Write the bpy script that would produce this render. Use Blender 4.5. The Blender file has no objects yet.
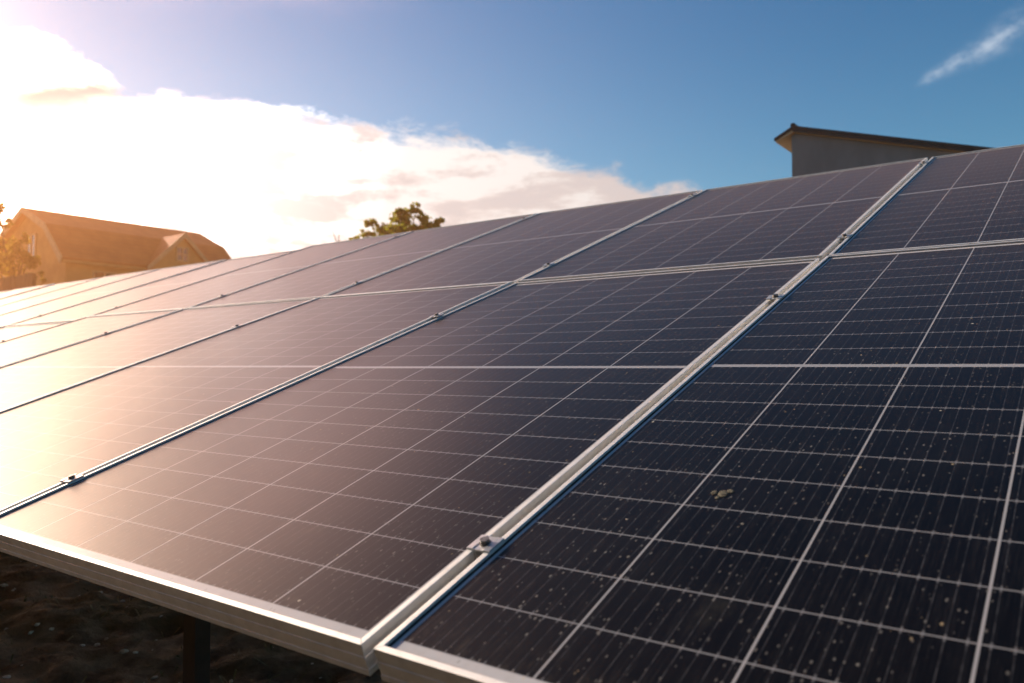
import bpy, bmesh, math, random
from mathutils import Vector, Matrix, noise
R = math.radians
SC = bpy.context.scene
COL = SC.collection
random.seed(7)

# ------------------------------------------------------------------ camera
H = 0.75                                   # height of the array's lower edge
cam_d = bpy.data.cameras.new('camera')
cam = bpy.data.objects.new('camera', cam_d)
COL.objects.link(cam)
Rw = Matrix(((0.79862385, 0.60183050, 0.0),
             (-0.01994432, 0.02646594, -0.99945074),
             (-0.60149993, 0.79818520, 0.03313943)))      # world -> view (x right, y down, z forward)
m = Matrix((Rw[0], -Rw[1], -Rw[2])).transposed().to_4x4()
m.translation = (0.66821, -0.62904, 0.32006 + H)
cam.matrix_world = m
cam_d.sensor_width = 36
cam_d.lens = 793.48 / 1024 * 36
cam_d.clip_start = 0.02
cam_d.clip_end = 2000
cam_d.dof.use_dof = True
cam_d.dof.focus_distance = 1.75
cam_d.dof.aperture_fstop = 5.0
SC.camera = cam

# ------------------------------------------------------------------ sun, sky, exposure
SUN_DIR = Vector((-0.9330, -0.0018, 0.3599)).normalized()
sun_el = math.asin(SUN_DIR.z)
sd = bpy.data.lights.new('sun', 'SUN')
sd.energy = 5.0
sd.angle = R(0.5)
sd.color = (1.0, 0.84, 0.66)
so = bpy.data.objects.new('sun', sd)
COL.objects.link(so)
so.rotation_euler = SUN_DIR.to_track_quat('Z', 'Y').to_euler()
so.location = (-20, 0, 20)

SC.view_settings.view_transform = 'Standard'
SC.view_settings.look = 'None'
SC.view_settings.gamma = 1
SC.view_settings.use_curve_mapping = False
SC.view_settings.exposure = 0.58


class NT:
    """small helper round a node tree"""
    def __init__(s, tree):
        s.t = tree
        tree.nodes.clear()

    def n(s, kind, **kw):
        nd = s.t.nodes.new(kind)
        for k, v in kw.items():
            setattr(nd, k, v)
        return nd

    def link(s, a, b):
        s.t.links.new(a, b)

    def put(s, sock, v):
        if v is None:
            return
        if isinstance(v, bpy.types.NodeSocket):
            s.link(v, sock)
        else:
            sock.default_value = v

    def m(s, op, a, b=None, c=None, clamp=False):
        nd = s.n('ShaderNodeMath', operation=op, use_clamp=clamp)
        for i, v in enumerate((a, b, c)):
            s.put(nd.inputs[i], v)
        return nd.outputs[0]

    def vm(s, op, a, b=None, out=0):
        nd = s.n('ShaderNodeVectorMath', operation=op)
        s.put(nd.inputs[0], a)
        if b is not None:
            s.put(nd.inputs[1], b)
        return nd.outputs[out]

    def mix(s, f, a, b, mode='MIX'):
        nd = s.n('ShaderNodeMix', data_type='RGBA', blend_type=mode)
        s.put(nd.inputs[0], f)
        s.put(nd.inputs[6], a)
        s.put(nd.inputs[7], b)
        return nd.outputs[2]

    def step(s, x, lo, hi, a=0.0, b=1.0):
        nd = s.n('ShaderNodeMapRange', interpolation_type='SMOOTHSTEP')
        s.put(nd.inputs[0], x)
        s.put(nd.inputs[1], lo)
        s.put(nd.inputs[2], hi)
        s.put(nd.inputs[3], a)
        s.put(nd.inputs[4], b)
        return nd.outputs[0]

    def noise(s, vec, scale, detail=4, rough=0.55, out=0, dist=0.0):
        nd = s.n('ShaderNodeTexNoise')
        s.put(nd.inputs['Vector'], vec)
        nd.inputs['Scale'].default_value = scale
        nd.inputs['Detail'].default_value = detail
        nd.inputs['Roughness'].default_value = rough
        nd.inputs['Distortion'].default_value = dist
        return nd.outputs[out]

    def xyz(s, x, y, z):
        nd = s.n('ShaderNodeCombineXYZ')
        for i, v in enumerate((x, y, z)):
            s.put(nd.inputs[i], v)
        return nd.outputs[0]

    def sep(s, v):
        nd = s.n('ShaderNodeSeparateXYZ')
        s.link(v, nd.inputs[0])
        return nd.outputs


world = bpy.data.worlds.new('World')
SC.world = world
world.use_nodes = True
W = NT(world.node_tree)
sky = W.n('ShaderNodeTexSky', sky_type='NISHITA')
sky.sun_disc = False
sky.sun_elevation = sun_el
sky.sun_rotation = math.atan2(SUN_DIR.x, SUN_DIR.y)
sky.air_density = 1.0
sky.dust_density = 0.3
sky.ozone_density = 3.0
SKY = 0.080
skyc = W.mix(1.0, sky.outputs[0], (SKY * 0.46, SKY * 0.92, SKY * 1.02, 1), 'MULTIPLY')
d = W.n('ShaderNodeTexCoord').outputs['Generated']
d_z = W.sep(d)[2]
skyc = W.mix(1.0, skyc, W.mix(W.step(d_z, 0.15, 0.46), (1.28, 1.14, 1.06, 1), (0.80, 0.90, 0.98, 1)), 'MULTIPLY')
dx, dy, dz = W.sep(d)
az = W.m('MULTIPLY', W.m('ARCTAN2', dx, dy), 180 / math.pi)
el = W.m('MULTIPLY', W.m('ARCSINE', dz), 180 / math.pi)
cs = W.m('MAXIMUM', W.vm('DOT_PRODUCT', d, tuple(SUN_DIR), out=1), 0.0)
# warm aureole of thin high haze round the sun
g1 = W.m('MULTIPLY', W.m('MULTIPLY', W.m('POWER', cs, 4.0), W.step(el, 34.0, 14.0, 0.35, 1.0)), 0.30)
g2 = W.m('MULTIPLY', W.m('POWER', cs, 70.0), 3.5)
glow = W.n('ShaderNodeVectorMath', operation='SCALE')
glow.inputs[0].default_value = (1.0, 0.70, 0.46)
W.link(W.m('ADD', g1, g2), glow.inputs['Scale'])
skyc = W.mix(1.0, skyc, glow.outputs[0], 'ADD')
# top of the cloud bank, elevation over azimuth
fc = W.n('ShaderNodeFloatCurve')
pts = [(-180, 6), (-100, 3), (-91, 20), (-84, 30), (-79, 27), (-75, 20.8), (-72.5, 19.9), (-67.5, 19.6), (-64.5, 19.0), (-62.3, 18.0), (-58, 17.6), (-50, 17.2),
       (-42, 16.6), (-37, 16.2), (-32, 14.6), (-28, 13.2), (-24, 12.3), (-20, 9.5), (-15, 4), (0, 0), (180, 0)]
cv = fc.mapping.curves[0]
cv.points[0].location = (0, pts[0][1] / 40)
cv.points[1].location = (1, 0)
for a_, e_ in pts[1:-1]:
    cv.points.new((a_ + 180) / 360, e_ / 40)
for p_ in cv.points:
    p_.handle_type = 'VECTOR'
fc.mapping.update()
W.link(W.m('DIVIDE', W.m('ADD', az, 180.0), 360.0), fc.inputs['Value'])
top = W.m('MULTIPLY', fc.outputs[0], 40.0)
dir_s = W.vm('MULTIPLY', d, (1.0, 1.0, 2.2))
n1 = W.noise(dir_s, 13.0, 10, 0.64, dist=0.25)
n2 = W.noise(W.vm('ADD', W.vm('MULTIPLY', d, (1.0, 1.0, 4.5)), (3.1, 1.7, 0.4)), 5.5, 8, 0.58)
# the clear streak between the upper puff and the main bank
gap = W.m('MULTIPLY',
          W.m('POWER', 2.718, W.m('MULTIPLY', W.m('POWER', W.m('DIVIDE', W.m('SUBTRACT', el, W.m('ADD', 17.1, W.m('ADD', W.m('MULTIPLY', W.m('ADD', az, 65.0), 0.22), W.m('MULTIPLY', W.m('SUBTRACT', n1, 0.5), 1.6)))), 0.75), 2.0), -1.0)),
          W.m('MULTIPLY', W.step(az, -71.5, -68.0), W.step(az, -60.5, -63.5)))
dens = W.m('SUBTRACT', W.m('ADD', W.m('SUBTRACT', top, el), W.m('MULTIPLY', W.m('SUBTRACT', n1, 0.5), 5.0)), W.m('MULTIPLY', gap, 0.9))
cover = W.step(dens, -0.35, 1.0)
# holes and thin grey folds inside the bank
fold = W.step(W.m('ADD', W.m('MULTIPLY', n2, 0.62), W.m('MULTIPLY', n1, 0.38)), 0.475, 0.60)
deep = W.step(dens, 0.3, 5.0)
body = W.m('SUBTRACT', 1.0, W.m('MULTIPLY', fold, W.m('SUBTRACT', 0.34, W.m('MULTIPLY', deep, 0.12))))
lum = W.m('MULTIPLY', W.m('ADD', W.m('ADD', 0.62, W.m('MULTIPLY', W.m('POWER', cs, 4.0), 0.62)), W.m('MULTIPLY', W.m('MULTIPLY', W.step(cs, 0.72, 0.985), W.step(az, -98.0, -86.0)), 7.0)), body)
cl = W.n('ShaderNodeVectorMath', operation='SCALE')
W.put(cl.inputs[0], W.mix(W.step(cs, 0.80, 0.97), W.mix(fold, (0.98, 0.93, 0.90, 1), (1.0, 0.84, 0.78, 1)), (1.0, 0.66, 0.46, 1)))
W.link(lum, cl.inputs['Scale'])
ccol = W.mix(W.m('MULTIPLY', W.m('MULTIPLY', fold, 0.80), W.step(cs, 0.975, 0.925)), cl.outputs[0], (0.61, 0.51, 0.47, 1))
ccol = W.mix(W.m('MULTIPLY', gap, 0.95), ccol, (0.50, 0.36, 0.34, 1))
skyc = W.mix(W.m('MULTIPLY', cover, W.m('SUBTRACT', 0.97, W.m('MULTIPLY', fold, 0.15))), skyc, ccol)
# unseen bright cloud added above the bank to warm the panel reflections
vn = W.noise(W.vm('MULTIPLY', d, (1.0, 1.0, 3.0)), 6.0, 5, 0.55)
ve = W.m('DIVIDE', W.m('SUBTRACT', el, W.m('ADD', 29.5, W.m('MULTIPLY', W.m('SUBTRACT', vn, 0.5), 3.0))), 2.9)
added_veil = W.m('MULTIPLY', W.m('POWER', 2.718, W.m('MULTIPLY', W.m('MULTIPLY', ve, ve), -1.0)), W.m('MULTIPLY', W.step(az, -42.0, -68.0), W.step(az, -100.0, -86.0)))
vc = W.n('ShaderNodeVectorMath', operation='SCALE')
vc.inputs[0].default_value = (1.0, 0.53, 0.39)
W.link(W.m('MULTIPLY', added_veil, W.m('ADD', 7.0, W.m('MULTIPLY', W.step(cs, 0.85, 0.98), 0.5))), vc.inputs['Scale'])
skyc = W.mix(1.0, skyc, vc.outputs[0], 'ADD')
# the small feathered wisp high on the right
wt = W.m('DIVIDE', W.m('ADD', az, 9.9), 6.6)                               # 0..1 along it
waxis = W.m('ADD', 17.75, W.m('ADD', W.m('MULTIPLY', wt, 2.7), W.m('MULTIPLY', W.m('SUBTRACT', W.noise(dir_s, 26.0, 3), 0.5), 0.9)))
ww = W.m('ADD', 0.24, W.m('MULTIPLY', wt, 0.58))
wd = W.m('DIVIDE', W.m('SUBTRACT', el, waxis), ww)
wis = W.m('MULTIPLY', W.m('POWER', 2.718, W.m('MULTIPLY', W.m('MULTIPLY', wd, wd), -1.0)),
          W.m('MULTIPLY', W.step(wt, -0.02, 0.22), W.step(wt, 1.15, 0.75)))
wis = W.m('MULTIPLY', wis, W.step(W.noise(W.vm('MULTIPLY', d, (1, 1, 1.6)), 42.0, 6, 0.65), 0.28, 0.74, 0.05, 0.40))
skyc = W.mix(wis, skyc, (0.74, 0.77, 0.82, 1))
bg = W.n('ShaderNodeBackground')
W.link(skyc, bg.inputs[0])
bg.inputs[1].default_value = 1.0
wo = W.n('ShaderNodeOutputWorld')
W.link(bg.outputs[0], wo.inputs[0])

# ------------------------------------------------------------------ helpers
def tag(o, label=None, cat=None, group=None, kind=None):
    for k, v in (('label', label), ('category', cat), ('group', group), ('kind', kind)):
        if v:
            o[k] = v
    return o


def empty(name, loc, rot=(0, 0, 0)):
    o = bpy.data.objects.new(name, None)
    o.empty_display_size = 0.1
    o.location = loc
    o.rotation_euler = rot
    COL.objects.link(o)
    return o


def obj(name, bm, mats, parent=None, smooth=False):
    me = bpy.data.meshes.new(name)
    bm.normal_update()
    bm.to_mesh(me)
    bm.free()
    for mm in (mats if isinstance(mats, (list, tuple)) else [mats]):
        me.materials.append(mm)
    if smooth:
        for p in me.polygons:
            p.use_smooth = True
    o = bpy.data.objects.new(name, me)
    COL.objects.link(o)
    o.parent = parent
    return o


def copy_thing(o, parent=None):
    c = o.copy()
    COL.objects.link(c)
    c.parent = parent
    for ch in list(o.children):
        copy_thing(ch, c)
    return c


def box(bm, lo, hi, bev=0.0, mat=0):
    vs = [bm.verts.new((x, y, z)) for x in (lo[0], hi[0]) for y in (lo[1], hi[1]) for z in (lo[2], hi[2])]
    fs = []
    for a in ((0, 1, 3, 2), (4, 6, 7, 5), (0, 4, 5, 1), (2, 3, 7, 6), (0, 2, 6, 4), (1, 5, 7, 3)):
        f = bm.faces.new([vs[i] for i in a])
        f.material_index = mat
        fs.append(f)
    if bev:
        es = list({e for f in fs for e in f.edges})
        bmesh.ops.bevel(bm, geom=es, offset=bev, segments=2, affect='EDGES', profile=0.5)
    return fs


def prism(bm, poly, a, b, fn, mat=0):
    """extrude polygon poly (2d) between a and b; fn(p, t) gives the 3d point"""
    A = [bm.verts.new(fn(p, a)) for p in poly]
    B = [bm.verts.new(fn(p, b)) for p in poly]
    n = len(poly)
    fs = [bm.faces.new(A), bm.faces.new(list(reversed(B)))]
    for i in range(n):
        fs.append(bm.faces.new((A[i], B[i], B[(i + 1) % n], A[(i + 1) % n])))
    for f in fs:
        f.material_index = mat
    bmesh.ops.recalc_face_normals(bm, faces=fs)
    return fs


def tube(bm, pts, rads, seg=7):
    rings = []
    for i, p in enumerate(pts):
        p = Vector(p)
        q = Vector(pts[min(i + 1, len(pts) - 1)]) - Vector(pts[max(i - 1, 0)])
        q.normalize()
        a = q.orthogonal().normalized()
        b = q.cross(a)
        rings.append([bm.verts.new(p + (a * math.cos(t) + b * math.sin(t)) * rads[i]) for t in [2 * math.pi * k / seg for k in range(seg)]])
    for r0, r1 in zip(rings, rings[1:]):
        for k in range(seg):
            bm.faces.new((r0[k], r0[(k + 1) % seg], r1[(k + 1) % seg], r1[k]))
    bm.faces.new(rings[-1])
    bm.faces.new(list(reversed(rings[0])))


def mat(name, fn):
    mm = bpy.data.materials.new(name)
    mm.use_nodes = True
    T = NT(mm.node_tree)
    pb = T.n('ShaderNodeBsdfPrincipled')
    out = T.n('ShaderNodeOutputMaterial')
    T.link(pb.outputs[0], out.inputs[0])
    def setp(**kw):
        for k, v in kw.items():
            T.put(pb.inputs[k.replace('_', ' ')], v)
    fn(T, setp, pb, out)
    return mm


def bump(T, h, strength, dist=0.01):
    b = T.n('ShaderNodeBump')
    b.inputs['Strength'].default_value = strength
    b.inputs['Distance'].default_value = dist
    T.link(h, b.inputs['Height'])
    return b.outputs[0]


def two_tone(a, b, scale, rough=0.8, stretch=(1, 1, 1), bmp=0.0, lo=0.35, hi=0.65, spec=0.3):
    def fn(T, setp, pb, out):
        c = T.n('ShaderNodeTexCoord').outputs['Object']
        v = T.vm('MULTIPLY', c, stretch)
        n = T.noise(v, scale, 6, 0.6)
        setp(Base_Color=T.mix(T.step(n, lo, hi), a + (1,), b + (1,)), Roughness=rough)
        pb.inputs['Specular IOR Level'].default_value = spec
        if bmp:
            T.link(bump(T, T.noise(v, scale * 3, 5, 0.6), bmp), pb.inputs['Normal'])
    return fn


# ------------------------------------------------------------------ panel dimensions (metres)
P = 0.184          # cell pitch along the row
MX = 0.01707       # frame edge to first cell, side
MY = 0.0278        # frame edge to first cell, ends
RP = 0.09302       # half-cell pitch up the slope
CG = 0.01256       # extra gap at the centre busbar
GX = 0.01923       # gap between panels in a row
GY = 0.0188        # gap between the rows
PW = 2 * MX + 6 * P
PL = 2 * MY + 20 * RP + CG
TILT = R(19.6155)
BEND = math.atan(0.0193)
LIP = 0.005


def on_plane(u, v, n=0.0):
    """point of the array plane: u along the row, v up the slope, n off the glass"""
    if v > PL + 0.001:
        n = n - 0.0009 + 0.0193 * (v - PL)
    return Vector((u, v * math.cos(TILT) - n * math.sin(TILT), H + v * math.sin(TILT) + n * math.cos(TILT)))


# ------------------------------------------------------------------ materials
def glass_fn(T, setp, pb, out):
    c = T.n('ShaderNodeTexCoord').outputs['Object']
    rnd = T.n('ShaderNodeObjectInfo').outputs['Random']
    off = T.xyz(T.m('MULTIPLY', rnd, 37.0), T.m('MULTIPLY', rnd, 91.0), 0.0)
    x, y, z = T.sep(c)
    cx = T.m('DIVIDE', T.m('SUBTRACT', x, MX), P)
    fx = T.m('SUBTRACT', T.m('FRACT', cx), 0.5)
    colline = T.step(T.m('ABSOLUTE', fx), 0.5 - 0.0018 / P, 0.5 - 0.0011 / P)
    yc = T.m('SUBTRACT', y, PL / 2)
    ay = T.m('SUBTRACT', T.m('ABSOLUTE', yc), CG / 2)
    ry = T.m('DIVIDE', ay, RP)
    fy = T.m('SUBTRACT', T.m('FRACT', ry), 0.5)
    dyl = T.m('SUBTRACT', 0.5, T.m('ABSOLUTE', fy))                 # distance to a row line, in pitches
    rowline = T.step(dyl, 0.0014 / RP, 0.0007 / RP)
    bar = T.step(ay, 0.0013, 0.0004)
    outside = T.m('MAXIMUM', T.m('MAXIMUM', T.step(cx, 0.0, -0.004), T.step(cx, 6.0, 6.004)), T.step(ry, 10.0, 10.008))
    white = T.m('MAXIMUM', T.m('MAXIMUM', colline, bar), outside)
    # ten busbar wires per cell, with solder pads next to the cell's edges
    bb = T.m('MULTIPLY', T.m('ABSOLUTE', T.m('SUBTRACT', T.m('FRACT', T.m('MULTIPLY', cx, 10.0)), 0.5)), P / 10)
    inside = T.m('SUBTRACT', 1.0, white)
    dash = T.step(T.noise(T.vm('ADD', T.xyz(T.m('MULTIPLY', T.m('FLOOR', T.m('MULTIPLY', cx, 10.0)), 3.7), T.m('MULTIPLY', y, 60.0), 0.0), off), 1.0, 2), 0.40, 0.62)
    wire = T.m('MULTIPLY', T.step(bb, 0.0008, 0.0003), T.m('ADD', 0.35, T.m('MULTIPLY', dash, 0.65)))
    pad = T.m('MULTIPLY', T.step(bb, 0.0016, 0.0008), T.step(dyl, 0.0060 / RP, 0.0050 / RP))
    # thin rain streaks down the slope
    st = T.noise(T.vm('ADD', T.vm('MULTIPLY', c, (330.0, 9.0, 1.0)), off), 1.0, 4, 0.7)
    st2 = T.noise(T.vm('ADD', T.vm('MULTIPLY', c, (900.0, 45.0, 1.0)), off), 1.0, 2, 0.6)
    streak = T.m('MULTIPLY', T.step(st, 0.42, 0.75), T.step(st2, 0.3, 0.75))
    patch = T.noise(T.vm('ADD', c, off), 2.6, 5, 0.6)
    cell_id = T.xyz(T.m('FLOOR', cx), T.m('FLOOR', T.m('ADD', T.m('DIVIDE', yc, RP), 20.0)), rnd)
    wn = T.n('ShaderNodeTexWhiteNoise')
    T.link(cell_id, wn.inputs[0])
    cellc = T.mix(wn.outputs[0], (0.0016, 0.0014, 0.0016, 1), (0.0030, 0.0025, 0.0029, 1))
    col = T.mix(T.m('MULTIPLY', streak, 0.32), cellc, (0.055, 0.051, 0.050, 1))
    col = T.mix(T.m('MULTIPLY', wire, T.m('MULTIPLY', inside, 0.30)), col, (0.16, 0.16, 0.17, 1))
    col = T.mix(T.m('MULTIPLY', pad, T.m('MULTIPLY', inside, 0.40)), col, (0.22, 0.22, 0.23, 1))
    col = T.mix(T.m('MULTIPLY', rowline, 0.85), col, (0.25, 0.25, 0.26, 1))
    col = T.mix(white, col, (0.31, 0.31, 0.32, 1))
    col = T.mix(outside, col, (0.46, 0.46, 0.47, 1))
    # dust specks: three sizes
    def specks(scale, thr, r0, r1, shift, sx=1.0):
        vo = T.n('ShaderNodeTexVoronoi', feature='F1')
        T.link(T.vm('ADD', T.vm('MULTIPLY', c, (1.0, sx, 0.0)), T.vm('ADD', off, shift)), vo.inputs['Vector'])
        vo.inputs['Scale'].default_value = scale
        pr = T.sep(vo.outputs['Color'])
        on = T.m('GREATER_THAN', pr[0], thr)
        rad = T.m('ADD', r0, T.m('MULTIPLY', pr[1], r1))
        dd = T.m('ADD', vo.outputs['Distance'], T.m('MULTIPLY', T.m('SUBTRACT', T.noise(c, 700.0, 2), 0.5), 0.08))
        return T.m('MULTIPLY', on, T.step(dd, rad, T.m('MULTIPLY', rad, 0.5))), pr[2]
    s1, k1 = specks(150.0, 0.42, 0.08, 0.22, (0.3, 0.1, 0.0), 0.5)
    s2, k2 = specks(58.0, 0.62, 0.035, 0.10, (1.3, 2.1, 0.0), 0.65)
    s3, k3 = specks(19.0, 0.55, 0.026, 0.040, (4.3, 5.1, 0.0))
    clus = T.step(patch, 0.38, 0.64, 0.30, 1.0)
    col = T.mix(T.m('MULTIPLY', s1, T.m('MULTIPLY', clus, 0.70)), col, (0.20, 0.19, 0.175, 1))
    col = T.mix(T.m('MULTIPLY', s2, T.m('MULTIPLY', clus, 0.8)), col, T.mix(k2, (0.20, 0.19, 0.17, 1), (0.36, 0.28, 0.17, 1)))
    col = T.mix(T.m('MULTIPLY', s3, 0.85), col, T.mix(k3, (0.48, 0.44, 0.36, 1), (0.42, 0.28, 0.15, 1)))
    smear = T.step(T.noise(T.vm('ADD', T.vm('MULTIPLY', c, (1.0, 0.55, 1.0)), off), 7.0, 7, 0.68), 0.58, 0.78)
    col = T.mix(T.m('MULTIPLY', smear, 0.10), col, (0.20, 0.18, 0.12, 1))
    edge = T.m('MULTIPLY', T.step(y, 0.0165, 0.0095), T.step(T.noise(T.vm('ADD', c, off), 14.0, 5, 0.7), 0.40, 0.60, 0.15, 0.9))
    col = T.mix(edge, col, (0.26, 0.14, 0.065, 1))
    silt = T.m('MULTIPLY', T.step(y, 0.085, 0.012), T.step(T.noise(T.vm('ADD', T.vm('MULTIPLY', c, (2.5, 1.0, 1.0)), off), 30.0, 5, 0.7), 0.45, 0.75))
    col = T.mix(T.m('MULTIPLY', silt, 0.16), col, (0.25, 0.20, 0.14, 1))
    dirty = T.m('MAXIMUM', T.m('MAXIMUM', s2, s3), T.m('MULTIPLY', s1, 0.5))
    # thin dust film on the glass
    col = T.mix(T.m('MULTIPLY', T.step(patch, 0.35, 0.75), 0.006), col, (0.40, 0.36, 0.31, 1))
    setp(Base_Color=col,
         Roughness=T.m('ADD', T.m('ADD', 0.32, T.m('MULTIPLY', streak, 0.16)), T.m('MULTIPLY', dirty, 0.3)))
    pb.inputs['IOR'].default_value = 1.21
    pb.inputs['Specular IOR Level'].default_value = 0.5
    pb.inputs['Coat Weight'].default_value = 0.03
    pb.inputs['Coat IOR'].default_value = 1.3
    T.put(pb.inputs['Coat Roughness'], T.m('ADD', 0.13, T.m('MULTIPLY', streak, 0.14)))
    T.put(pb.inputs['Sheen Weight'], T.m('ADD', 0.25, T.m('MULTIPLY', streak, 0.26)))
    pb.inputs['Sheen Roughness'].default_value = 0.19
    pb.inputs['Sheen Tint'].default_value = (1.0, 0.74, 0.62, 1)
    T.link(bump(T, T.m('ADD', T.m('MULTIPLY', st, 0.6), T.m('MULTIPLY', T.noise(c, 900.0, 2), 0.25)), 0.05, 0.002), pb.inputs['Normal'])


def alu_fn(T, setp, pb, out):
    c = T.n('ShaderNodeTexCoord').outputs['Object']
    rnd = T.n('ShaderNodeObjectInfo').outputs['Random']
    off = T.xyz(T.m('MULTIPLY', rnd, 17.0), T.m('MULTIPLY', rnd, 31.0), 0.0)
    v = T.vm('ADD', c, off)
    n = T.noise(v, 38.0, 5, 0.65)
    f = T.noise(T.vm('MULTIPLY', v, (6, 6, 40)), 12.0, 4, 0.7)
    col = T.mix(T.step(n, 0.35, 0.72), (0.71, 0.705, 0.69, 1), (0.62, 0.61, 0.585, 1))
    col = T.mix(T.m('MULTIPLY', T.step(T.noise(v, 9.0, 6, 0.7), 0.62, 0.78), 0.35), col, (0.34, 0.27, 0.20, 1))
    x, y, z = T.sep(c)
    near = T.m('MULTIPLY', T.step(y, 0.0115, 0.0105), T.step(z, 0.0, 0.001))
    for xx_ in (x, T.m('SUBTRACT', PW, x)):
        mit = T.m('MULTIPLY', T.step(T.m('ABSOLUTE', T.m('SUBTRACT', xx_, y)), 0.0007, 0.0003), near)
        col = T.mix(T.m('MULTIPLY', mit, 0.8), col, (0.05, 0.04, 0.035, 1))
    setp(Base_Color=col, Metallic=0.88, Roughness=T.m('ADD', 0.55, T.m('MULTIPLY', f, 0.22)))


MAT = {}
MAT['glass'] = mat('dusty_solar_glass', glass_fn)
MAT['back'] = mat('white_backsheet', two_tone((0.62, 0.62, 0.6), (0.55, 0.55, 0.53), 4, 0.6))
MAT['alu'] = mat('anodised_aluminium', alu_fn)
MAT['clamp'] = mat('clamp_aluminium', two_tone((0.62, 0.60, 0.57), (0.48, 0.46, 0.43), 90, 0.38, spec=0.5))
MAT['bolt'] = mat('bolt_steel', two_tone((0.20, 0.19, 0.18), (0.09, 0.085, 0.08), 160, 0.45, spec=0.5))
MAT['clamp'].node_tree.nodes['Principled BSDF'].inputs['Metallic'].default_value = 0.6
MAT['bolt'].node_tree.nodes['Principled BSDF'].inputs['Metallic'].default_value = 0.7
MAT['rubber'] = mat('dusty_sealant', two_tone((0.022, 0.020, 0.019), (0.10, 0.07, 0.045), 45, 0.7, lo=0.45, hi=0.75))
MAT['steel'] = mat('dark_steel', two_tone((0.010, 0.010, 0.010), (0.018, 0.017, 0.016), 14, 0.75, bmp=0.1))
MAT['dirtseal'] = mat('dirt_line', two_tone((0.24, 0.13, 0.06), (0.34, 0.24, 0.15), 60, 0.9))
MAT['dropping'] = mat('dried_dropping', two_tone((0.13, 0.12, 0.085), (0.03, 0.028, 0.02), 160, 0.9))


def soil_fn(T, setp, pb, out):
    c = T.n('ShaderNodeTexCoord').outputs['Object']
    n = T.noise(c, 3.0, 8, 0.65)
    n2 = T.noise(c, 26.0, 6, 0.7)
    col = T.mix(T.step(n, 0.35, 0.65), (0.050, 0.038, 0.025, 1), (0.30, 0.225, 0.145, 1))
    col = T.mix(T.m('MULTIPLY', T.step(n2, 0.55, 0.75), 0.5), col, (0.14, 0.105, 0.07, 1))
    col = T.mix(T.m('MULTIPLY', T.step(T.noise(c, 1.1, 5), 0.47, 0.62), 0.75), col, (0.035, 0.048, 0.018, 1))
    setp(Base_Color=col, Roughness=0.95)
    pb.inputs['Specular IOR Level'].default_value = 0.15
    T.link(bump(T, T.noise(c, 45.0, 6, 0.7), 0.9, 0.02), pb.inputs['Normal'])


MAT['soil'] = mat('dark_soil', soil_fn)


def roof_fn(T, setp, pb, out):
    c = T.n('ShaderNodeTexCoord').outputs['Object']
    n = T.noise(c, 1.4, 6, 0.65)
    z = T.sep(c)[2]
    course = T.step(T.m('ABSOLUTE', T.m('SUBTRACT', T.m('FRACT', T.m('MULTIPLY', z, 4.5)), 0.5)), 0.40, 0.5)
    col = T.mix(T.step(n, 0.3, 0.7), (0.32, 0.075, 0.018, 1), (0.40, 0.11, 0.030, 1))
    col = T.mix(T.m('MULTIPLY', course, 0.35), col, (0.09, 0.035, 0.02, 1))
    setp(Base_Color=col, Roughness=0.8)
    T.link(bump(T, course, 0.5, 0.03), pb.inputs['Normal'])


MAT['tile'] = mat('terracotta_roof', roof_fn)
MAT['wall_warm'] = mat('ochre_render', two_tone((0.50, 0.27, 0.10), (0.40, 0.20, 0.075), 0.9, 0.9, bmp=0.1))
MAT['trim'] = mat('pale_trim', two_tone((0.48, 0.31, 0.17), (0.40, 0.25, 0.14), 3, 0.7))
MAT['pane'] = mat('window_glass', two_tone((0.03, 0.035, 0.04), (0.05, 0.05, 0.055), 2, 0.08, spec=0.6))
MAT['wall_grey'] = mat('grey_render', two_tone((0.13, 0.138, 0.145), (0.18, 0.188, 0.196), 1.3, 0.92, (1, 1, 0.45), 0.25, 0.3, 0.72))
MAT['sheet'] = mat('black_roof_sheet', two_tone((0.012, 0.012, 0.014), (0.028, 0.027, 0.027), 5, 0.45))
MAT['soffit'] = mat('soffit_boards', two_tone((0.46, 0.34, 0.23), (0.36, 0.26, 0.17), 3, 0.7, (1, 12, 1)))
MAT['fence'] = mat('brown_planks', two_tone((0.15, 0.075, 0.04), (0.21, 0.11, 0.06), 3, 0.85, (9, 9, 0.6)))
MAT['bark'] = mat('bark', two_tone((0.055, 0.035, 0.022), (0.10, 0.07, 0.045), 9, 0.9, (4, 4, 0.7), 0.4))
MAT['stone'] = mat('pale_fragments', two_tone((0.72, 0.66, 0.56), (0.35, 0.30, 0.24), 30, 0.85))
MAT['straw'] = mat('dry_litter', two_tone((0.20, 0.15, 0.08), (0.09, 0.09, 0.035), 30, 0.9))


def leaf(a, b, t=(0.34, 0.26, 0.015)):
    def fn(T, setp, pb, out):
        geo = T.n('ShaderNodeNewGeometry')
        col = T.mix(geo.outputs['Random Per Island'], a + (1,), b + (1,))
        setp(Base_Color=col, Roughness=0.55)
        tr = T.n('ShaderNodeBsdfTranslucent')
        T.link(T.mix(0.5, col, t + (1,)), tr.inputs[0])
        mx = T.n('ShaderNodeMixShader')
        mx.inputs[0].default_value = 0.55
        T.link(pb.outputs[0], mx.inputs[1])
        T.link(tr.outputs[0], mx.inputs[2])
        T.link(mx.outputs[0], out.inputs[0])
    return fn


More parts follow.
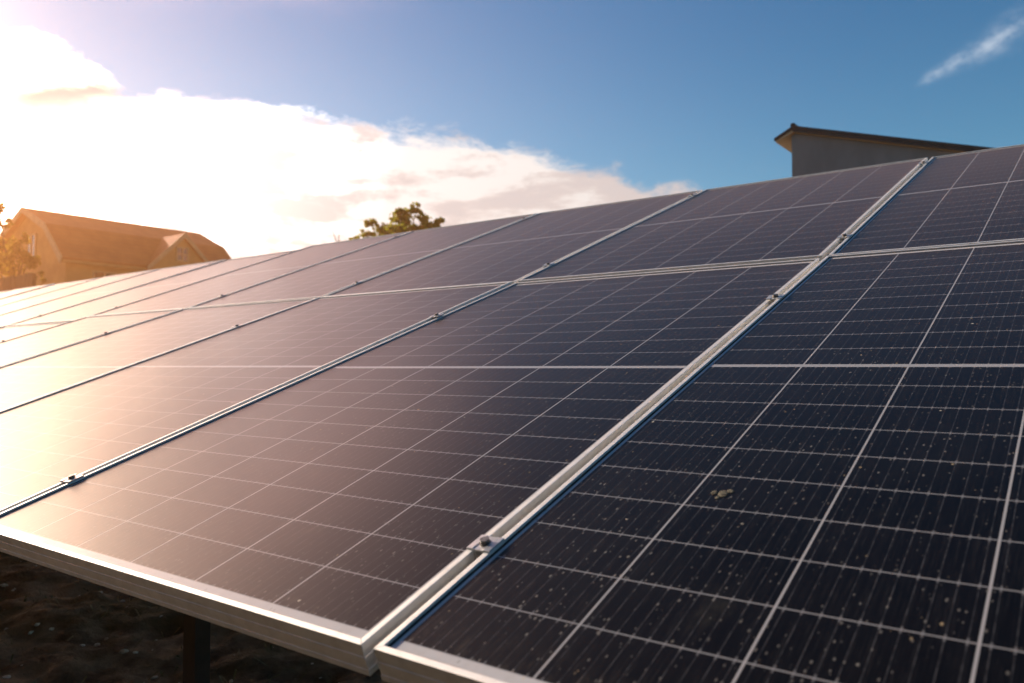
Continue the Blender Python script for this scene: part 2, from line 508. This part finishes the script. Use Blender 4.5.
MAT['leaf'] = mat('green_leaves', leaf((0.09, 0.13, 0.012), (0.21, 0.22, 0.02), (0.42, 0.44, 0.02)))
MAT['leaf_added_hedge'] = mat('added_hedge_leaves', leaf((0.020, 0.026, 0.010), (0.035, 0.042, 0.014), (0.03, 0.035, 0.01)))
MAT['leaf_autumn'] = mat('yellowing_leaves', leaf((0.13, 0.085, 0.015), (0.22, 0.14, 0.025)))

# ------------------------------------------------------------------ ground
def axis(lo, hi, dlo, dhi, step, big=14):
    a = []
    t = dlo
    while t <= dhi + 1e-6:
        a.append(t)
        t += step
    left = [dlo - (dlo - lo) * (k / big) ** 2.2 for k in range(big, 0, -1)]
    right = [dhi + (hi - dhi) * (k / big) ** 2.2 for k in range(1, big + 1)]
    return left + a + right


xs = axis(-120, 60, -6.0, 0.6, 0.035)
ys = axis(-40, 110, -0.6, 3.4, 0.035)
bm = bmesh.new()
grid = []
for yy in ys:
    row = []
    for xx in xs:
        q = Vector((xx, yy, 0))
        fade = 1.0 if (-7 < xx < 2 and -2 < yy < 5) else 0.3
        zz = 0.05 * noise.fractal(q * 1.6, 1.0, 2.0, 4) + 0.030 * noise.fractal(q * 7.0 + Vector((5, 2, 0)), 0.8, 2.0, 4)
        row.append(bm.verts.new((xx, yy, zz * fade - 0.02)))
    grid.append(row)
for r0, r1 in zip(grid, grid[1:]):
    for i in range(len(xs) - 1):
        bm.faces.new((r0[i], r0[i + 1], r1[i + 1], r1[i]))
tag(obj('ground', bm, MAT['soil'], smooth=True), kind='structure', label='dark bare soil under and around the panels', cat='ground')


def ground_z(xx, yy):
    q = Vector((xx, yy, 0))
    return 0.05 * noise.fractal(q * 1.6, 1.0, 2.0, 4) + 0.030 * noise.fractal(q * 7.0 + Vector((5, 2, 0)), 0.8, 2.0, 4) - 0.02


rg = random.Random(3)
bm = bmesh.new()
bl = bmesh.new()
for k in range(620):
    xx, yy = rg.uniform(-5.5, 0.3), rg.uniform(-0.2, 3.2)
    zz = ground_z(xx, yy)
    s = rg.choice((0.004, 0.005, 0.006, 0.008, 0.011)) * rg.uniform(0.7, 1.3)
    mt = Matrix.Translation((xx, yy, zz + s * 0.3)) @ Matrix.Rotation(rg.uniform(0, 6.3), 4, 'Z') @ Matrix.Rotation(rg.uniform(-.5, .5), 4, 'X') @ Matrix.Diagonal((s * rg.uniform(.8, 1.7), s, s * rg.uniform(.3, .7), 1))
    r_ = bmesh.ops.create_icosphere(bm, subdivisions=1, radius=1, matrix=mt)
    for v in r_['verts']:
        v.co += Vector((rg.uniform(-1, 1), rg.uniform(-1, 1), rg.uniform(-1, 1))) * s * 0.2
for k in range(2600):
    xx, yy = rg.uniform(-5.5, 0.3), rg.uniform(-0.2, 3.2)
    zz = ground_z(xx, yy) + 0.004
    a = rg.uniform(0, 6.3)
    L_ = rg.uniform(0.015, 0.06)
    w = rg.uniform(0.0012, 0.004)
    dx_, dy_ = math.cos(a), math.sin(a)
    e = rg.uniform(-0.005, 0.03)
    bl.faces.new([bl.verts.new(c_) for c_ in ((xx - dy_ * w, yy + dx_ * w, zz), (xx + dy_ * w, yy - dx_ * w, zz), (xx + dx_ * L_ + dy_ * w, yy + dy_ * L_ - dx_ * w, zz + e), (xx + dx_ * L_ - dy_ * w, yy + dy_ * L_ + dx_ * w, zz + e + .002))])
tag(obj('pebbles', bm, MAT['stone']), kind='stuff', label='pale pebbles and chips scattered on the dark soil', cat='pebbles')
tag(obj('plant_litter', bl, MAT['straw']), kind='stuff', label='dry stalks and blades of grass lying on the dark soil', cat='litter')

# ------------------------------------------------------------------ scattering air volume added to imitate warm lens flare
bm = bmesh.new()
box(bm, (-122, -42, -1.0), (62, 112, 11.0))
hz = bpy.data.materials.new('flare_haze')
hz.use_nodes = True
HT = NT(hz.node_tree)
pv = HT.n('ShaderNodeVolumePrincipled')
pv.inputs['Color'].default_value = (1.0, 0.47, 0.18, 1)
pv.inputs['Density'].default_value = 0.0030
pv.inputs['Anisotropy'].default_value = 0.8
HT.link(pv.outputs[0], HT.n('ShaderNodeOutputMaterial').inputs['Volume'])
tag(obj('flare_haze', bm, hz), kind='stuff', label='warm scattering air added in place of lens flare', cat='flare_haze')

# ------------------------------------------------------------------ house on the left
def add_house():
    t = empty('house', (-43.54, 16.5, 0))
    tag(t, 'ochre house with a long brown gambrel roof and a cross gable', 'house')
    bm = bmesh.new()
    prism(bm, [(-4.1, 0), (4.1, 0), (4.1, 6.45), (2.5, 7.98), (0, 9.05), (-2.5, 7.98), (-4.1, 6.45)], 0.35, 9.5, lambda p, q: (p[0], q, p[1]))
    obj('wall', bm, MAT['wall_warm'], t)
    bm = bmesh.new()
    up = [(-4.55, 6.36), (-2.60, 8.16), (0, 9.27), (2.60, 8.16), (4.55, 6.36)]
    lo = [(x * .985, z - .16) for x, z in reversed(up)]
    prism(bm, up + lo, 0.0, 9.85, lambda p, q: (p[0], q, p[1]))
    rf = obj('roof', bm, MAT['tile'], t)
    bm = bmesh.new()
    for z0 in (0, ):
        up2 = [(-4.58, 6.34), (-2.62, 8.18), (0, 9.30), (2.62, 8.18), (4.58, 6.34)]
        lo2 = [(x * .96, z - .30) for x, z in reversed(up2)]
        prism(bm, up2 + lo2, -0.06, 0.0 - .003, lambda p, q: (p[0], q, p[1]))
    obj('bargeboard', bm, MAT['trim'], rf)
    for sx in (-1, 1):
        bm = bmesh.new()
        box(bm, (sx * 4.50 - .09, 0.0, 6.10), (sx * 4.50 + .09, 9.8, 6.22))
        obj('gutter', bm, MAT['wall_warm'], rf)
    # cross gable facing the array
    g = empty('cross_gable', (0, 0, 0))
    g.parent = t
    bm = bmesh.new()
    prism(bm, [(4.45, 0.0), (7.75, 0.0), (7.75, 6.45), (6.1, 8.05), (4.45, 6.45)], 2.6, 4.55, lambda p, q: (q, p[0], p[1]))
    obj('gable_wall', bm, MAT['wall_warm'], g)
    bm = bmesh.new()
    prism(bm, [(4.10, 6.28), (6.1, 8.28), (8.10, 6.28), (8.10, 6.12), (6.1, 8.10), (4.10, 6.12)], 1.7, 4.75, lambda p, q: (q, p[0], p[1]))
    obj('gable_roof', bm, MAT['tile'], g)
    bm = bmesh.new()
    prism(bm, [(4.06, 6.28), (6.1, 8.32), (8.14, 6.28), (8.14, 6.04), (6.1, 8.02), (4.06, 6.04)], 4.753, 4.82, lambda p, q: (q, p[0], p[1]))
    obj('verge_board', bm, MAT['trim'], g)
    f = empty('window', (4.55, 6.08, 7.15))
    f.parent = t
    bm = bmesh.new()
    for a, b in (((-.36, -.40), (-.28, .40)), ((.28, -.40), (.36, .40)), ((-.28, -.40), (.28, -.32)), ((-.28, .32), (.28, .40)), ((-.03, -.32), (.03, .32)), ((-.28, -.03), (-.03, .03)), ((.03, -.03), (.28, .03))):
        box(bm, (0.003, a[0], a[1]), (.07, b[0], b[1]))
    obj('frame', bm, MAT['trim'], f)
    bm = bmesh.new()
    box(bm, (0.004, -.29, -.33), (.03, .29, .33))
    obj('pane', bm, MAT['pane'], f)
    # windows in the near gable end and the long wall
    def win(cx, cz, w, h):
        f = empty('window', (cx, 0.35, cz))
        f.parent = t
        bm = bmesh.new()
        for a, b in (((-w, -h), (-w + .09, h)), ((w - .09, -h), (w, h)), ((-w + .09, h - .09), (w - .09, h)), ((-w + .09, -h), (w - .09, -h + .09)), ((-.04, -h + .09), (.04, h - .09))):
            box(bm, (a[0], -.07, a[1]), (b[0], -.003, b[1]))
        obj('frame', bm, MAT['trim'], f)
        bm = bmesh.new()
        box(bm, (-w + .08, -.03, -h + .08), (w - .08, -.004, h - .08))
        obj('pane', bm, MAT['pane'], f)
    win(0.3, 7.2, .55, .7)
    win(-2.0, 4.2, .6, .75)
    win(2.0, 4.2, .6, .75)
    for yy in (2.2,):
        f = empty('window', (4.1, yy, 5.2))
        f.parent = t
        bm = bmesh.new()
        for a, b in (((-.6, -.7), (-.5, .7)), ((.5, -.7), (.6, .7)), ((-.5, -.7), (.5, -.6)), ((-.5, .6), (.5, .7)), ((-.04, -.6), (.04, .6))):
            box(bm, (0.003, a[0], a[1]), (.07, b[0], b[1]))
        obj('frame', bm, MAT['trim'], f)
        bm = bmesh.new()
        box(bm, (0.004, -.51, -.61), (.03, .51, .61))
        obj('pane', bm, MAT['pane'], f)
    return t


add_house()

# ------------------------------------------------------------------ grey outbuilding on the right
def add_hut():
    t = empty('outbuilding', (-4.5, 16.0, 0))
    tag(t, 'plain grey rendered building with a black sheet roof rising to the left', 'building')
    D = 5.0
    S = 0.299                       # fall of the long slope
    bm = bmesh.new()
    prism(bm, [(-.09, 0), (6.2, 0), (6.2, 5.98 - 6.2 * S), (-.02, 5.98), (-.09, 5.94)], 0.12, D, lambda p, q: (p[0], q, p[1]))
    obj('wall', bm, MAT['wall_grey'], t)
    roof = empty('roof', (0, 0, 0))
    roof.parent = t
    bm = bmesh.new()
    prism(bm, [(-0.02, 6.125), (6.7, 6.125 - 6.72 * S), (6.7, 6.06 - 6.72 * S), (-0.02, 6.06)], 0.0, D + .15, lambda p, q: (p[0], q, p[1]))
    prism(bm, [(-0.42, 5.925), (-0.025, 6.125), (-0.025, 6.06), (-0.42, 5.875)], 0.0, D + .15, lambda p, q: (p[0], q, p[1]))
    obj('roof_sheet', bm, MAT['sheet'], roof)
    bm = bmesh.new()
    n = 8
    prism(bm, [(-0.02 + .055 * math.cos(2 * math.pi * k / n), 6.13 + .05 * math.sin(2 * math.pi * k / n)) for k in range(n)], -0.015, D + .16, lambda p, q: (p[0], q, p[1]))
    obj('ridge_cap', bm, MAT['sheet'], roof)
    bm = bmesh.new()
    prism(bm, [(-0.40, 5.868), (-0.026, 6.054), (-0.026, 5.99), (-0.40, 5.845)], 0.03, D + .10, lambda p, q: (p[0], q, p[1]))
    prism(bm, [(-0.024, 6.054), (6.6, 6.054 - 6.624 * S), (6.6, 5.99 - 6.624 * S), (-0.024, 5.99)], 0.03, D + .10, lambda p, q: (p[0], q, p[1]))
    obj('soffit', bm, MAT['soffit'], roof)
    bm = bmesh.new()
    prism(bm, [(-0.03, 6.05), (6.65, 6.05 - 6.68 * S), (6.65, 6.0 - 6.68 * S), (-0.03, 6.0)], -0.02, 0.027, lambda p, q: (p[0], q, p[1]))
    obj('verge_board', bm, MAT['sheet'], roof)
    return t


add_hut()

# ------------------------------------------------------------------ trees
def leaf_cloud(bm, centres, rg, size):
    for (c, r, n) in centres:
        c = Vector(c)
        for k in range(n):
            dv = Vector((rg.gauss(0, 1), rg.gauss(0, 1), rg.gauss(0, 1))).normalized() * min(abs(rg.gauss(0, .62)), 1.7) * r
            dv.z *= 0.8
            q = c + dv
            nx = Vector((rg.gauss(0, 1), rg.gauss(0, 1), rg.gauss(0, 1) + .4)).normalized()
            a = nx.orthogonal().normalized()
            b = nx.cross(a)
            th = rg.uniform(0, 6.28)
            a, b = a * math.cos(th) + b * math.sin(th), b * math.cos(th) - a * math.sin(th)
            s = size * rg.uniform(.6, 1.3)
            bm.faces.new([bm.verts.new(q + w) for w in (a * s, b * s * .5 + nx * s * .1, -a * s, -b * s * .5 + nx * s * .1)])


def tree(name, base, crowns, label, cat, m, seed, size=0.085, trunk=0.16, group=None, dense=1.0):
    rg = random.Random(seed)
    t = empty(name, base)
    tag(t, label, cat, group)
    bm = bmesh.new()
    cen = []
    topz = max(c[0][2] for c in crowns)
    mean = Vector((sum(c[0][0] for c in crowns) / len(crowns), sum(c[0][1] for c in crowns) / len(crowns), 0))
    fork = Vector((mean.x * .4, mean.y * .4, topz * .5))
    tube(bm, [(0, 0, -.05), fork * .5, fork], [trunk, trunk * .8, trunk * .65])
    for (c, r, n) in crowns:
        c = Vector(c)
        mid = fork.lerp(c, .5) + Vector((rg.uniform(-.15, .15), rg.uniform(-.15, .15), -.1))
        tube(bm, [fork, mid, c], [trunk * .42, trunk * .25, trunk * .08], 5)
        cen.append((c, r * .6, int(n * .30 * dense)))
        for j in range(7):
            dv = Vector((rg.gauss(0, 1), rg.gauss(0, 1), rg.gauss(0, .8))).normalized() * r * rg.uniform(.6, 1.15)
            tube(bm, [c - Vector((0, 0, r * .2)), c + dv], [trunk * .07, trunk * .03], 4)
            cen.append((c + dv, r * rg.uniform(.25, .5), int(n * rg.uniform(.06, .17) * dense)))
    obj('trunk', bm, MAT['bark'], t)
    bm = bmesh.new()
    leaf_cloud(bm, cen, rg, size)
    obj('crown', bm, m, t)
    return t


B = Vector((-25.0, 25.0, 0))
def rel(lst, base):
    return [((x - base[0], y - base[1], z - base[2]), r, n) for (x, y, z, r, n) in lst]


tree('tree', B, rel([(-26.95, 25.0, 7.85, .30, 150), (-27.1, 24.9, 7.35, .32, 130), (-26.2, 25.1, 7.55, .42, 230), (-25.45, 25.0, 7.45, .50, 330), (-24.85, 25.1, 7.75, .52, 420), (-24.75, 24.8, 8.15, .28, 200),
                    (-24.05, 25.0, 8.1, .30, 200), (-23.75, 25.2, 7.75, .28, 140), (-23.95, 24.9, 7.25, .42, 260), (-23.2, 25.0, 7.25, .38, 240), (-22.75, 25.0, 7.45, .34, 240), (-25.6, 25.3, 7.9, .26, 150), (-24.9, 25.0, 6.8, .8, 400), (-23.6, 25.0, 6.6, .7, 300), (-26.4, 25, 6.7, .7, 300), (-25.8, 25.3, 5.8, .8, 320), (-24.2, 24.8, 5.7, .9, 360), (-25.0, 25.6, 6.2, .8, 320), (-24.6, 24.3, 6.1, .8, 320), (-23.3, 25.2, 5.8, .7, 260), (-26.7, 24.8, 5.9, .6, 240)], B),
     'loose olive-green tree crown showing above the middle of the panels', 'tree', MAT['leaf'], 5, 0.10, dense=2.3)
B2 = Vector((-35.0, 13.0, 0))
tree('tree', B2, rel([(-36.9, 13.0, 7.9, .30, 80), (-36.9, 13.0, 7.2, .42, 130), (-36.8, 13.0, 6.4, .6, 220), (-35.6, 13.0, 6.0, .40, 110), (-34.7, 13.0, 6.2, .36, 110), (-34.6, 13.1, 5.5, .5, 170), (-35.7, 13.0, 5.2, .6, 200), (-36.8, 13.1, 5.2, .7, 250), (-33.7, 13.0, 5.3, .32, 100), (-33.5, 13.0, 4.6, .4, 140), (-34.8, 13, 4.4, .6, 220), (-36.2, 13, 4.2, .7, 240)], B2),
     'golden backlit tree in front of the gable end of the ochre house', 'tree', MAT['leaf_autumn'], 11, 0.13)
B3 = Vector((-28.0, 25.0, 0))
tree('shrub', B3, rel([(-27.95, 25.0, 7.15, .30, 130), (-28.2, 25.0, 6.5, .4, 200)], B3), 'small tip of a shrub left of the olive-green tree', 'shrub', MAT['leaf'], 21, 0.08, 0.06)
B4 = Vector((-29.2, 25.0, 0))
t = empty('bare_sapling', B4)
tag(t, 'thin bare sapling twigs left of the olive-green tree', 'sapling')
bm = bmesh.new()
rg = random.Random(4)
tube(bm, [(0, 0, 0), (0.02, 0, 4), (0, 0, 7.55)], [.05, .035, .018], 6)
for k in range(9):
    zz = 5.2 + k * .24
    a = rg.uniform(0, 6.28)
    tube(bm, [(0, 0, zz), (.35 * math.cos(a), .35 * math.sin(a), zz + .35), (.42 * math.cos(a), .42 * math.sin(a), zz + .62)], [.018, .012, .008], 4)
obj('trunk', bm, MAT['bark'], t)

# ------------------------------------------------------------------ plank fence at far left
t = empty('plank_fence', (-33.5, 11.0, 0))
tag(t, 'brown plank fence standing before the house at the far left', 'fence')
bm = bmesh.new()
k = 0
xx = -5.6
rg = random.Random(8)
while xx < 5.0:
    w = rg.uniform(.14, .18)
    box(bm, (xx, -.012 + rg.uniform(-.006, .006), .1), (xx + w, .012, 4.28 + rg.uniform(-.03, .03)))
    xx += w + .012
obj('planks', bm, MAT['fence'], t)
bm = bmesh.new()
for zz in (.7, 2.4, 3.9):
    box(bm, (-5.6, .020, zz), (5.0, .07, zz + .12))
obj('rail', bm, MAT['fence'], t)
for px in (-5.2, -2.7, -.2, 2.3, 4.8):
    bm = bmesh.new()
    box(bm, (px - .06, .074, 0), (px + .06, .19, 4.3), .01)
    obj('post', bm, MAT['fence'], t)

# ------------------------------------------------------------------ solar panels
def frame_bm():
    bm = bmesh.new()
    T_ = LIP
    prof = [(0.0, -.037), (0.0, -.0300), (.0007, -.0292), (.0007, -.0225), (0.0, -.0217), (0.0, -.0130), (.0007, -.0122), (.0007, -.0060), (0.0, -.0052),
            (0.0, T_ - .0007), (.0002, T_ - .0002), (.0007, T_), (.0082, T_), (.0087, T_ - .0002), (.0089, T_ - .0007), (.0089, .0002),
            (.0089, -.0075), (.0022, -.0075), (.0022, -.0345), (.028, -.0345), (.028, -.037)]
    cor = [(0, 0, 1, 1), (PW, 0, -1, 1), (PW, PL, -1, -1), (0, PL, 1, -1)]
    rings = [[bm.verts.new((cx + sx * d_, cy + sy * d_, z_)) for d_, z_ in prof] for cx, cy, sx, sy in cor]
    n = len(prof)
    for i in range(4):
        a, b = rings[i], rings[(i + 1) % 4]
        for k in range(n):
            bm.faces.new((a[k], b[k], b[(k + 1) % n], a[(k + 1) % n]))
    bmesh.ops.recalc_face_normals(bm, faces=bm.faces[:])
    return bm


def gasket_bm():
    bm = bmesh.new()
    prof = [(.0085, .0001), (.0085, .0014), (.0118, .0010), (.0125, .0001)]
    cor = [(0, 0, 1, 1), (PW, 0, -1, 1), (PW, PL, -1, -1), (0, PL, 1, -1)]
    rings = [[bm.verts.new((cx + sx * d_, cy + sy * d_, z_)) for d_, z_ in prof] for cx, cy, sx, sy in cor]
    for i in range(4):
        a, b = rings[i], rings[(i + 1) % 4]
        for k in range(4):
            bm.faces.new((a[k], b[k], b[(k + 1) % 4], a[(k + 1) % 4]))
    bmesh.ops.recalc_face_normals(bm, faces=bm.faces[:])
    return bm


def glass_bm():
    bm = bmesh.new()
    e = .0026
    fs = box(bm, (e, e, -.0068), (PW - e, PL - e, 0.0))
    for f in fs:
        f.normal_update()
        f.material_index = 0 if f.normal.z > .5 else 1
    return bm


RP_ORD = ['first', 'second', 'third', 'fourth', 'fifth', 'sixth', 'seventh', 'eighth', 'ninth', 'tenth', 'eleventh', 'twelfth', 'thirteenth']
proto = empty('solar_panel', (0, 0, 0))
obj('frame', frame_bm(), MAT['alu'], proto)
obj('gasket', gasket_bm(), MAT['rubber'], proto)
obj('cell_sheet', glass_bm(), [MAT['glass'], MAT['back']], proto)
NCOL = 13
jit = random.Random(12)
first = True
for row in (0, 1):
    for k in range(NCOL):
        o = proto if first else copy_thing(proto)
        first = False
        u0 = -k * (PW + GX)
        dv, dn = 0.0, 0.0
        if k >= 5:                                   # the second rack sits a little lower
            dv, dn = -0.05, -0.010
        dv += jit.uniform(-.0012, .0012)
        v0 = row * (PL + GY) + dv
        o.location = on_plane(u0, v0, dn)
        o.rotation_euler = (TILT + (BEND if row else 0) + jit.uniform(-.0024, .0024), jit.uniform(-.0020, .0020), 0)
        rown = 'lower' if row == 0 else 'upper'
        if k == 0:
            lab = 'nearest dark panel in the %s row, right of the widest bright seam' % rown
            if row == 0:
                lab = 'nearest near-black panel of the lower row, right of the widest seam, speckled'
        elif k == 1:
            lab = '%s-row panel just left of the widest bright seam, white grid visible' % rown
        else:
            lab = '%s-row panel, %s one left of the widest bright seam' % (rown, RP_ORD[k - 1])
        tag(o, lab, 'solar panel', 'framed solar panels of the %s row' % rown)

# ------------------------------------------------------------------ mid clamps
ct = empty('clamp', (0, 0, 0))
bm = bmesh.new()
hw, hl = .0195, .0175
pl = [(-hw, .0), (-hw, .0030), (-.0085, .0034), (-.0075, .0022), (.0075, .0022), (.0085, .0034), (hw, .0030), (hw, .0), (.0092, .0), (.0082, -.022), (.0060, -.022), (.0060, -.0008), (-.0060, -.0008), (-.0060, -.022), (-.0082, -.022), (-.0092, .0)]
prism(bm, pl, -hl, hl, lambda p, q: (p[0], q, p[1]))
bmesh.ops.bevel(bm, geom=[e for e in bm.edges if abs(e.verts[0].co.y) == abs(e.verts[1].co.y) and e.verts[0].co.z > .001 and e.verts[1].co.z > .001], offset=.0004, segments=1, affect='EDGES')
obj('plate', bm, MAT['clamp'], ct)
bm = bmesh.new()
hexa = lambda r, z0, z1, n=6: prism(bm, [(r * math.cos(2 * math.pi * k / n), r * math.sin(2 * math.pi * k / n)) for k in range(n)], z0, z1, lambda p, q: (p[0], p[1], q))
hexa(.0085, .0022, .0036, 18)
hexa(.0066, .0036, .0088, 20)
hexa(.0036, .0088, .0090, 6)
obj('bolt', bm, MAT['bolt'], ct)
vs_low = (0.230, 1.470)
vs_up = (2.185, 3.690)
names_v = ['lowest', 'second lowest', 'second highest', 'topmost']
first = True
for k in range(0, 12):
    for j, v in enumerate(vs_low + vs_up):
        if k > 7 and j == 0:
            continue
        u = -GX / 2 - k * (PW + GX)
        o = ct if first else copy_thing(ct)
        first = False
        dv, dn = (0, 0) if k < 4 else (-0.05, -0.010 if k > 4 else -.004)
        if k and j == 0:
            dv -= .020
        o.location = on_plane(u + jit.uniform(-.0012, .0012), v + dv + jit.uniform(-.006, .006), LIP + .0003 + dn)
        o.rotation_euler = (TILT + (BEND if j > 1 else 0), 0, jit.uniform(-.06, .06))
        if k == 0:
            lab = '%s bolted clamp on the widest bright seam between panels' % names_v[j]
        else:
            lab = '%s bolted clamp on the %s seam left of the widest one' % (names_v[j], RP_ORD[k - 1])
        tag(o, lab, 'clamp', 'bolted clamps along the panel seams')

# ------------------------------------------------------------------ rack below
rk = empty('mounting_rack', (-0.72, 0.24, 0))
tag(rk, 'dark steel rack with posts and rails carrying the panels', 'rack')
inv = rk.location.copy()
def put(bm, lo, hi, rot, org):
    fs0 = set(bm.verts)
    box(bm, lo, hi, .002)
    vs = [v for v in bm.verts if v not in fs0]
    bmesh.ops.transform(bm, matrix=Matrix.Translation(org - inv) @ Matrix.Rotation(rot, 4, 'X'), verts=vs)
for v in vs_low + vs_up:
    bm = bmesh.new()
    put(bm, (-15.0 - 0, -.02, -.080), (1.08, .02, -.0385), TILT + (BEND if v > PL else 0), on_plane(0, v))
    obj('rail', bm, MAT['alu'], rk)
for q in range(5):
    px = -0.746 - 3.47 * q
    bm = bmesh.new()
    put(bm, (px - .03, .16, -.165), (px + .03, PL - .02, -.082), TILT, on_plane(0, 0))
    obj('girder', bm, MAT['steel'], rk)
    for yy, w in ((0.24, .020), (2.55, .020)):
        zt = H + (yy) * math.tan(TILT) - .15
        bm = bmesh.new()
        # C profile post
        prof = [(-w, -.016), (w, -.016), (w, .016), (w - .006, .016), (w - .006, -.010), (-w + .006, -.010), (-w + .006, .016), (-w, .016)]
        prism(bm, prof, -.3, zt, lambda p, z_: (px + p[0] - inv.x, yy + p[1] - inv.y, z_))
        obj('post', bm, MAT['steel'], rk)

# ------------------------------------------------------------------ small marks of wear
bm = bmesh.new()
rg = random.Random(6)
def blob(cx, cy, rx, ry, h, ang):
    mt = Matrix.Translation((cx, cy, h * .4)) @ Matrix.Rotation(ang, 4, 'Z') @ Matrix.Diagonal((rx, ry, h, 1))
    r_ = bmesh.ops.create_icosphere(bm, subdivisions=2, radius=1, matrix=mt)
    for v in r_['verts']:
        nn = noise.noise(v.co * 260)
        v.co.x += nn * rx * .15
        v.co.y += nn * ry * .2
blob(0, 0, .0075, .0105, .0007, .3)
blob(.007, .009, .005, .006, .0006, .9)
blob(-.013, .001, .0048, .0065, .0006, 0)
blob(-.004, -.012, .003, .004, .0005, .4)
o = obj('dried_dropping', bm, MAT['dropping'], smooth=True)
o.location = on_plane(0.243, 0.440, 0.0004)
o.rotation_euler = (TILT, 0, 0)
tag(o, 'dried pale dropping on the nearest near-black lower panel', 'dropping')

# ------------------------------------------------------------------ unseen foliage added behind the camera to shade the array's front edge
t = empty('added_hedge', (-3.5, -3.2, 0))
tag(t, 'unseen leafy screen added behind the camera to shade the array', 'added_hedge')
bm = bmesh.new()
fs = box(bm, (-13.5, -.42, 0), (8.5, .42, 2.9))
bmesh.ops.subdivide_edges(bm, edges=bm.edges[:], cuts=14, use_grid_fill=True)
for v in bm.verts:
    v.co += Vector((0, 1, .5)) * noise.noise(v.co * 1.7) * .2
obj('inner_twigs', bm, MAT['bark'], t)
bm = bmesh.new()
rg = random.Random(31)
leaf_cloud(bm, [((rg.uniform(-13.5, 8.5), rg.choice((-.42, .42, .42)), rg.uniform(.1, 2.8)), .32, 26) for k in range(560)], rg, .055)
obj('foliage', bm, MAT['leaf_added_hedge'], t)
